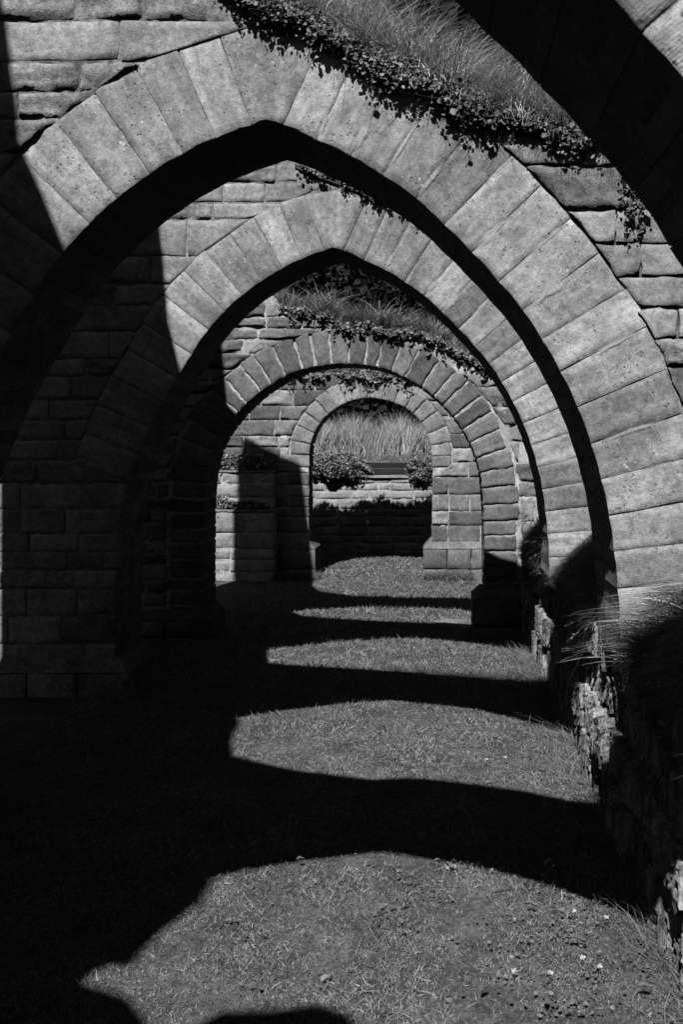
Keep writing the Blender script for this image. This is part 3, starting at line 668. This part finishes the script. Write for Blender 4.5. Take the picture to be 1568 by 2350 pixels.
crest_grass(1, YA1, .55, OUT1, -.95, .95, 2600, .08, .25, .0030, M['midgrass'], 'mixed green grass on top of the large arch')
crest_grass(1, YA1, .5, OUT1, -.85, .95, 1100, .26, .50, .0046, M['stalk'], 'bleached seed stalks on top of the large arch')
crest_grass(1, YA1 - .09, .12, OUT1, -.8, .8, 420, .10, .30, .0026, M['stalk'], 'stray bleached blades falling over the ivy of the large arch', front=0, droop=.7)
crest_grass(0, YA0, .55, OUT0, -.6, 1.2, 900, .06, .14, .003, M['midgrass'], 'short grass on the nearest arch', front=0, droop=.5)
crest_grass(2, YA2, .55, OUT2, -.95, 1.0, 900, .06, .2, .004, M['midgrass'], 'grass on top of the second arch', front=0)
crest_grass(3, YA3, .5, OUT3, -1.52, 1.1, 7500, .14, .34, .0050, M['midgrass'], 'long grass on top of the rounder arch')
crest_grass(3, YA3, .5, OUT3, -1.52, 1.1, 2600, .2, .40, .005, M['crest'], 'pale seed stalks on top of the rounder arch')

# soil caps under the vegetation
def cap(k, D, th, out, x0, x1, h=.07):
    r, O = walls[k]; n = 40; V = []; Fc = []
    for i in range(n + 1):
        x = x0 + (x1 - x0) * i / n; z = crest_line(out, x); w = .5 + .5 * math.sin(math.pi * i / n)
        for yy, zz in ((D - .015 + .02 * n3(x * 4, 1, 1), z - .03), (D + .02, z + h * w * .8), (D + th * .5, z + h * w * 1.3), (D + th - .02, z + h * w * .6), (D + th, z - .03)):
            V.append((x - O[0], yy - O[1], zz + .02 * n3(x * 5, yy * 5, 3) - O[2]))
    for i in range(n):
        for j in range(4): Fc.append((i * 5 + j, i * 5 + j + 1, i * 5 + 6 + j, i * 5 + 5 + j))
    link('turf', V, Fc, M['soil'], r, smooth=True)
cap(1, YA1, .6, OUT1, -.95, 2.2); cap(0, YA0, .6, OUT0, -1.2, 2.2, .03); cap(2, YA2, .58, OUT2, -1., 2.2, .05); cap(3, YA3, .56, OUT3, -1.5, 2.2); cap(4, YA4, .5, OUT4, -5.5, 2.2, .1)

# overhanging grass on the right bank
def bank_grass(name, label, y0, y1, n, lmin, lmax, w, m, over=1.):
    x = .80 + np.abs(rng.normal(0, .16, n)); y = rng.uniform(y0, y1, n)
    z = np.array([bank_z(a, b) for a, b in zip(x, y)]) - .01
    edge = np.clip(1 - (x - .8) / .25, 0, 1) * over
    up = unit(np.stack([-.5 * edge + rng.normal(0, .3, n), rng.normal(-.15, .35, n), np.ones(n)], 1))
    lean = np.stack([-.45 * edge + rng.normal(0, .3, n), rng.normal(-.15, .35, n), -.5 * edge], 1)
    o = blades(name, np.stack([x, y, z], 1), up, lean, rng.uniform(lmin, lmax, n) * (.7 + .3 * (1 - edge)), rng.uniform(.6, 1.3, n) * w, m, droop=.55, seg=5)
    return tag(o, label, kind='stuff')
bank_grass('bank_grass', 'drooping long grass on the bank before the large arch', 2.4, 4.2, 8000, .07, .17, .0034, M['midgrass'])
bank_grass('bank_grass', 'drooping long grass on the bank behind the large arch', 4.9, 6.9, 7000, .06, .16, .004, M['midgrass'])
bank_grass('bank_grass', 'drooping long grass on the bank behind the second arch', 7.6, 9.5, 6000, .07, .17, .0045, M['midgrass'])

for n, mm, w0 in ((700, M['crest'], .0040), (1300, M['midgrass'], .0046)):
    nt_ = 60; tx = .83 + np.abs(rng.normal(0, .24, nt_)); ty = rng.uniform(3.86, 4.2, nt_); ti = rng.integers(0, nt_, n); x = np.maximum(.81, tx[ti] + rng.normal(0, .02, n)); y = ty[ti] + rng.normal(0, .02, n); z = np.array([bank_z(a, b) for a, b in zip(x, y)]) - .01
    tl = rng.normal(0, .25, (nt_, 2))[ti]
    tag(blades('bank_grass', np.stack([x, y, z], 1), unit(np.stack([-.45 + tl[:, 0] + rng.normal(0, .22, n), tl[:, 1] + rng.normal(-.1, .2, n), np.ones(n)], 1)), np.stack([-.45 + tl[:, 0] + rng.normal(0, .2, n), rng.normal(-.15, .2, n), -.25 * np.ones(n)], 1), rng.uniform(.10, .24, n), w0 * rng.uniform(.6, 1.1, n), mm, droop=.35, seg=6), 'sunlit long grass at the foot of the large arch on the bank', kind='stuff')
# grass tufts with seed heads sticking out from the low wall
def seed_tuft(label, x, y, z, n, L, w=.0012):
    E = empty('grass_tuft', (x, y, z), label, 'grass tuft', 'grass tufts on the low wall')
    r0 = rng.normal(0, .03, (n, 3)) * np.array([.6, 1, .4])
    up = unit(np.stack([rng.normal(-.9, .35, n), rng.normal(-.1, .5, n), rng.normal(.35, .45, n)], 1)); lean = np.stack([rng.normal(-.25, .2, n), rng.normal(0, .2, n), rng.normal(-.7, .25, n)], 1)
    Ls = rng.uniform(.5, 1.1, n) * L
    o = blades('blade', r0, up, lean, Ls, np.full(n, w), M['straw'], seg=6); o.parent = E; o['kind'] = 'stuff'
    k = n // 3; t0 = .8; tip = r0[:k] + up[:k] * (Ls[:k] * t0)[:, None] + lean[:k] * (Ls[:k] * t0 * t0)[:, None]; d = unit(up[:k] + 2 * t0 * lean[:k])
    R2 = np.repeat(tip, 9, 0) + d.repeat(9, 0) * np.tile(np.linspace(0, .05, 9), k)[:, None]
    o = blades('seed_head', R2, unit(d.repeat(9, 0) + rng.normal(0, .35, (k * 9, 3))), np.zeros((k * 9, 3)), np.full(k * 9, .013), np.full(k * 9, .004), M['straw'], seg=2); o.parent = E; o['kind'] = 'stuff'
seed_tuft('pale grass tuft with seed heads leaning from the wall just behind the large arch', .84, 5.15, .80, 30, .19)
seed_tuft('pale seeding grass tuft spilling at the foot of the second arch', .80, 6.65, 1.08, 26, .18)
seed_tuft('dark thin grass tuft at the wall foot of the brown arch', .80, 8.9, 1.1, 30, .25, .003)
# weed with toothed leaves before the large arch, fern in the wall
def fern(name, label, cat, base, fronds, L, m, up0=.25, side=-1, leafl=.02):
    E = empty(name, base, label, cat)
    for k in range(fronds):
        th = U(-.9, .9); d = Vector((side * math.cos(th), math.sin(th) * .8 - .2, up0 + U(-.25, .35))); d.normalize(); Lk = L * U(.6, 1.1)
        V = []; Fc = []; n = 13
        for i in range(n):
            t = i / (n - 1); c = d * (Lk * t) + Vector((0, 0, -.35 * Lk * t * t)); s = Vector((-d.y, d.x, .2)).normalized(); w = leafl * math.sin(math.pi * min(1, t * .85 + .15)) + .003; b = len(V)
            f = d * w * .25
            V += [tuple(c), tuple(c + s * w + f), tuple(c + s * w * .9 + f * 2.2), tuple(c + d * .006), tuple(c - s * w + f), tuple(c - s * w * .9 + f * 2.2)]
            Fc += [(b, b + 1, b + 2, b + 3), (b, b + 3, b + 5, b + 4)]
            if i: 
                q = len(V); p0 = d * (Lk * (t - 1 / (n - 1))) + Vector((0, 0, -.35 * Lk * (t - 1 / (n - 1)) ** 2))
                V += [tuple(p0 + Vector((0, 0, .0015))), tuple(p0 - Vector((0, 0, .0015))), tuple(c - Vector((0, 0, .0015))), tuple(c + Vector((0, 0, .0015)))]; Fc.append((q, q + 1, q + 2, q + 3))
        link('frond', V, Fc, m, E)
    return E
fern('fern', 'small fern sprouting sideways from the rock wall behind the large arch', 'fern', (.80, 5.3, .60), 5, .17, M['ivy'])
fern('yarrow_plant', 'feathery leaved weed standing before the springing of the large arch', 'weed', (.86, 3.95, .86), 6, .15, M['ivy'], up0=.9)
for (x, y, z) in ((.88, 3.93, .86),):
    E = empty('flower_stalk', (x, y, z), 'upright flower stalk before the springing of the large arch', 'weed')
    r0 = np.zeros((3, 3)); up = unit(np.array([[-.15, 0, 1], [.1, -.1, 1], [0, .05, 1.]])); o = blades('stalk', r0, up, np.zeros((3, 3)) + .03, np.array([.26, .2, .23]), np.full(3, .004), M['ivy'], seg=4); o.parent = E
    o = leaves('flower_cluster', rng.normal(0, .012, (60, 3)) * np.array([1, 1, .3]) + np.array([-.035, 0, .26]), np.full(60, .01), M['ivy'], (0, 0, 1), .4); o.parent = E

# plants on the ledges, shrubs, hedges
def blob(name, label, cat, c, rad, n, size, m, group=None, face=(0, -.8, .8)):
    E = empty(name, (c[0], c[1], c[2] - rad[2]), label, cat, group)
    u = unit(rng.normal(0, 1, (n, 3))); rr = rng.uniform(.35, 1, n) ** .4
    lump = np.array([1 + .38 * noise.noise(Vector((a * 2.6, b * 2.6 + c[0] * 9, d * 2.6))) for a, b, d in u])
    P = u * (rr * lump)[:, None] * np.array(rad) + np.array([0, 0, rad[2]])
    o = leaves('foliage', P, rng.uniform(.6, 1.4, n) * size, m, face, .8); o.parent = E
    sv = []; sf = []
    for k in range(5):
        a = Vector((U(-.15, .15) * rad[0], U(-.1, .1), -.02)); b = Vector((U(-.7, .7) * rad[0], U(-.4, .4) * rad[1], U(1, 1.6) * rad[2])); q = len(sv); r = .01
        sv += [(a.x - r, a.y, a.z), (a.x + r, a.y, a.z), (a.x, a.y + r, a.z), (b.x - r / 2, b.y, b.z), (b.x + r / 2, b.y, b.z), (b.x, b.y + r / 2, b.z)]
        sf += [(q, q + 1, q + 4, q + 3), (q + 1, q + 2, q + 5, q + 4), (q + 2, q, q + 3, q + 5)]
    link('stem', sv, sf, M['stem'], E)['kind'] = 'stuff'
    return E
def pxl(x, y, D): return ((x - VX) * D / F, EYE + (VY - y) * D / F)
x, z = pxl(560, 1066, 14.45); blob('ledge_plant', 'dark bushy plant along the upper terrace ledge', 'plant', (x, 14.47, z), (.44, .09, .15), 1800, .035, M['ivy'], 'plants on the terrace ledges')
x, z = pxl(500, 1062, 14.45); blob('ledge_plant', 'sunlit leafy plant at the left end of the upper terrace ledge', 'plant', (x, 14.47, z), (.26, .09, .16), 1200, .035, M['ivy'], 'plants on the terrace ledges')
x, z = pxl(505, 1162, 14.3); blob('ledge_plant', 'sunlit clump of leaves at the left end of the lower terrace ledge', 'plant', (x, 14.33, z), (.25, .08, .13), 1000, .035, M['ivy'], 'plants on the terrace ledges')
x, z = pxl(575, 1166, 14.3); blob('ledge_plant', 'low shaded plant on the lower terrace ledge', 'plant', (x, 14.33, z), (.26, .08, .11), 1100, .035, M['ivy'], 'plants on the terrace ledges')
x, z = pxl(775, 1072, 17.05); blob('round_shrub', 'broad small leaved shrub hanging over the back wall left of the board', 'shrub', (x, 17.1, z), (.54, .22, .24), 6000, .034, M['ivy'], 'shrubs on the back wall')
x, z = pxl(722, 1062, 17.1); blob('round_shrub', 'low shrub at the far left of the back wall behind the jamb', 'shrub', (x, 17.2, z), (.36, .2, .2), 2600, .034, M['ivy'], 'shrubs on the back wall')
x, z = pxl(968, 1078, 17.05); blob('round_shrub', 'rounded small leaved shrub on the back wall right of the board', 'shrub', (x, 17.12, z), (.27, .2, .25), 2600, .034, M['ivy'], 'shrubs on the back wall')
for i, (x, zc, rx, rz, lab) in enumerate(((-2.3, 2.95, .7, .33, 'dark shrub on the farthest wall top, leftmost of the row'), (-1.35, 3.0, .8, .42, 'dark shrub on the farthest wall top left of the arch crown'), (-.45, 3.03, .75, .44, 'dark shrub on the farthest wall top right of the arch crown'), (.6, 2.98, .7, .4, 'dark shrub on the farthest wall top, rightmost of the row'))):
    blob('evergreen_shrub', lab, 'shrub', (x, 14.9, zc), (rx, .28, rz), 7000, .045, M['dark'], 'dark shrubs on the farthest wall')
# tall pale grass on the bank
n = 15000; x = rng.uniform(-6, 3, n); y = 19.4 + rng.exponential(.7, n); z = np.array([far_z(a, b) for a, b in zip(x, y)])
hh = .78 + .3 * np.array([n3(a * 1.9, 0, 0) for a in x])
tag(blades('tall_grass', np.stack([x, y, z], 1), unit(np.stack([rng.normal(.04, .15, n) + .3 * np.array([n3(a * 2.3, b * 2, 4) for a, b in zip(x, y)]), rng.normal(0, .14, n), np.ones(n)], 1)), np.stack([rng.normal(.08, .22, n) + .5 * np.array([n3(a * 3.1, b * 2, 9) for a, b in zip(x, y)]), rng.normal(0, .1, n), np.zeros(n)], 1), rng.uniform(.5, 1.15, n) * hh, rng.uniform(.007, .015, n), M['reed'], droop=.06, seg=4), 'tall pale dry grass beyond the back wall', kind='stuff')
n = 7000; x = rng.uniform(-4, 2, n); y = rng.uniform(17.5, 19.8, n); z = np.array([far_z(a, b) for a, b in zip(x, y)])
tag(blades('bank_lawn_grass', np.stack([x, y, z], 1), unit(np.stack([rng.normal(0, .5, n), rng.normal(0, .5, n), np.ones(n)], 1)), rng.normal(0, .3, (n, 3)), rng.uniform(.03, .07, n), rng.uniform(.008, .014, n), M['lawn'], seg=2), 'short grass of the raised lawn', kind='stuff')

def hedge(label, x0, x1, y0, y1, z0, z1, n, size):
    P = np.stack([rng.uniform(x0, x1, n), rng.uniform(y0, y1, n), rng.uniform(z0, z1, n)], 1)
    top = np.array([z1 - .5 - .5 * n3(a * .7, 1, 4) for a in P[:, 0]]); P = P[P[:, 2] < top]
    E = empty('dark_hedge', ((x0 + x1) / 2, y0, z0), label, 'hedge'); o = leaves('foliage', P - np.array([(x0 + x1) / 2, y0, z0]), rng.uniform(.6, 1.5, len(P)) * size, M['dark'], (0, -1, .3), .8); o.parent = E
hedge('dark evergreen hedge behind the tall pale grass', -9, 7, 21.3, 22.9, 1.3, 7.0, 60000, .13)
def tree(label, x, y, h, r):
    E = empty('dark_tree', (x, y, 1.2), label, 'tree', 'trees behind the hedge'); V = []; Fc = []; seg = 9
    for i in range(7):
        t = i / 6; rr = .24 * (1 - .7 * t)
        for k in range(seg): a = 6.283 * k / seg; V.append((rr * math.cos(a) + .15 * n3(t * 2, x, 0), rr * math.sin(a), h * .75 * t))
    for i in range(6):
        for k in range(seg): Fc.append((i * seg + k, i * seg + (k + 1) % seg, (i + 1) * seg + (k + 1) % seg, (i + 1) * seg + k))
    link('trunk', V, Fc, M['bark'], E, smooth=True)
    Vl = []; Fl = []
    P = []
    for c in range(34):
        zz = U(.12, .97) * h; rad = r * math.sqrt(max(.05, 1 - ((zz / h - .5) / .55) ** 2)); a = U(0, 6.283); cc = Vector((rad * U(.3, 1) * math.cos(a), rad * U(.3, 1) * math.sin(a), zz)); s = U(.8, 1.5)
        b = len(Vl); z0 = max(.6, zz - 1.5)
        for q in range(4): Vl.append((.04 * math.cos(q * 1.57), .04 * math.sin(q * 1.57), z0))
        for q in range(4): Vl.append((cc.x + .015 * math.cos(q * 1.57), cc.y + .015 * math.sin(q * 1.57), cc.z))
        Fl += [(b + q, b + (q + 1) % 4, b + 4 + (q + 1) % 4, b + 4 + q) for q in range(4)]
        m = 330; P.append(unit(rng.normal(0, 1, (m, 3))) * (rng.uniform(.3, 1, m) ** .5)[:, None] * s * np.array([1, 1, .75]) + np.array(cc))
    link('limb', Vl, Fl, M['bark'], E); P = np.concatenate(P)
    o = leaves('crown', P, rng.uniform(.6, 1.4, len(P)) * .17, M['dark'], (0, -.3, .9), .9); o.parent = E
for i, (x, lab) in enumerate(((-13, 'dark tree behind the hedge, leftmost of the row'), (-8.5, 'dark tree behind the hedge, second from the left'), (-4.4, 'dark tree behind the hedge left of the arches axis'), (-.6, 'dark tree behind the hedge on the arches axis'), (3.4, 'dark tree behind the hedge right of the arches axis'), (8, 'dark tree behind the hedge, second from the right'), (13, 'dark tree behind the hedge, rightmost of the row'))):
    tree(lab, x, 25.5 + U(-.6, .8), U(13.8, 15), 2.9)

# ------------------------------------------------------------------ daisies and fallen leaves
def daisy(x, y, label, s=1.):
    z = gz(x, y); E = empty('daisy', (x, y, z), label, 'daisy', 'white daisies in the lawn'); h = .035 * s + .01
    link('stem', [(-.001, 0, 0), (.001, 0, 0), (.001, 0, h), (-.001, 0, h), (0, -.001, 0), (0, .001, 0), (0, .001, h), (0, -.001, h)], [(0, 1, 2, 3), (4, 5, 6, 7)], M['stem'], E)
    V = []; Fc = []; n = rnd.randint(8, 12); R_ = .0105 * s
    for k in range(n):
        a = 6.283 * k / n; d = Vector((math.cos(a), math.sin(a), 0)); q = Vector((-d.y, d.x, 0)) * R_ * .2; b = len(V); c = Vector((0, 0, h))
        tl = Vector((0, -.35, 0))
        for p in (d * R_ * .3 - q * .5, d * R_ * .3 + q * .5, d * R_ * .95 + q, d * R_ * 1.05, d * R_ * .95 - q):
            V.append((p.x * U(.85, 1.1), p.y, h + p.y * .3 + .003 * U(-1, 1.5)))
        Fc.append((b, b + 1, b + 2, b + 3, b + 4))
    link('petals', V, Fc, M['petal'], E)
    V = [(0, 0, h + .004)] + [(R_ * .34 * math.cos(a * .785), R_ * .34 * math.sin(a * .785), h + .0015 + R_ * .34 * math.sin(a * .785) * .55) for a in range(8)]
    link('disc', V, [(0, 1 + k, 1 + (k + 1) % 8) for k in range(8)], M['disc'], E)
def gpt(x, y):
    D = EYE * F / (y - VY)
    for _ in range(4): D = (EYE - gz((x - VX) * D / F, D) - .03) * F / (y - VY)
    return (x - VX) * D / F, D
dz = [(1117, 1748, 'daisy on the middle lit patch, left of a pair'), (1160, 1743, 'daisy on the middle lit patch, right of a pair'), (1338, 2203, 'daisy in the near lawn toward the right wall, upper of two'), (1377, 2223, 'daisy in the near lawn toward the right wall, lower of two'),
      (1252, 1984, 'daisy at the shadow edge of the near lawn, left of three'), (1262, 1977, 'daisy at the shadow edge of the near lawn, middle of three'), (1271, 1991, 'daisy at the shadow edge of the near lawn, right of three'),
      (1247, 2012, 'daisy just below the three at the shadow edge'), (1180, 2234, 'small daisy low in the near lawn, left of the pair of weeds'), (1265, 2238, 'half closed daisy low in the near lawn'), (1318, 2095, 'daisy in the clover right of centre'), (1393, 2110, 'daisy beside the long leaf near the right')]
for x, y, l in dz:
    a, b = gpt(x, y); daisy(a, b, l, 1.0 if y < 1800 else .85)
for k in range(14):
    x, y = U(800, 970), U(1280, 1330); a, b = gpt(x, y)
    if b < YA5 - .1: daisy(a, b, 'tiny white daisy in the far lit patch beyond the small arch', 1.2)
def fallen_leaf(x, y, L, ang, label):
    a, b = gpt(x, y); V = []; Fc = []; n = 7
    for i in range(n + 1):
        t = i / n; w = L * .22 * math.sin(math.pi * min(1, t * .95 + .04)) ** .7
        cx = L * (t - .5); zz = .035 + .006 * math.sin(t * 4)
        for s, dz_ in ((-1, .006), (0, 0), (1, .006)): V.append((cx * math.cos(ang) - s * w * math.sin(ang), cx * math.sin(ang) + s * w * math.cos(ang), zz + dz_ + abs(s) * .002))
    for i in range(n):
        for j in range(2): Fc.append((i * 3 + j, i * 3 + j + 1, i * 3 + j + 4, i * 3 + j + 3))
    o = link('fallen_leaf', V, Fc, M['weed'], None, (a, b, gz(a, b)), smooth=True); tag(o, label, 'leaf', 'fallen leaves on the near lawn')
for a in ((1482, 2270, .05, .1, 'broad pale leaf lying in the near lawn at the lower right'), (1220, 2080, .045, -.3, 'leaf lying among clover in the near lawn'), (1255, 2300, .04, 1.5, 'upright folded leaf at the bottom edge of the lawn'),
          (1110, 2275, .04, 1.0, 'narrow leaf near the bottom edge left of the folded leaf'), (1005, 1980, .03, .4, 'small leaf near the top of the near lit patch'), (1325, 2160, .06, -.25, 'long narrow leaf beside the right wall foot'), (690, 1976, .035, .4, 'short straw leaf at the upper left of the near lit patch')):
    fallen_leaf(*a)
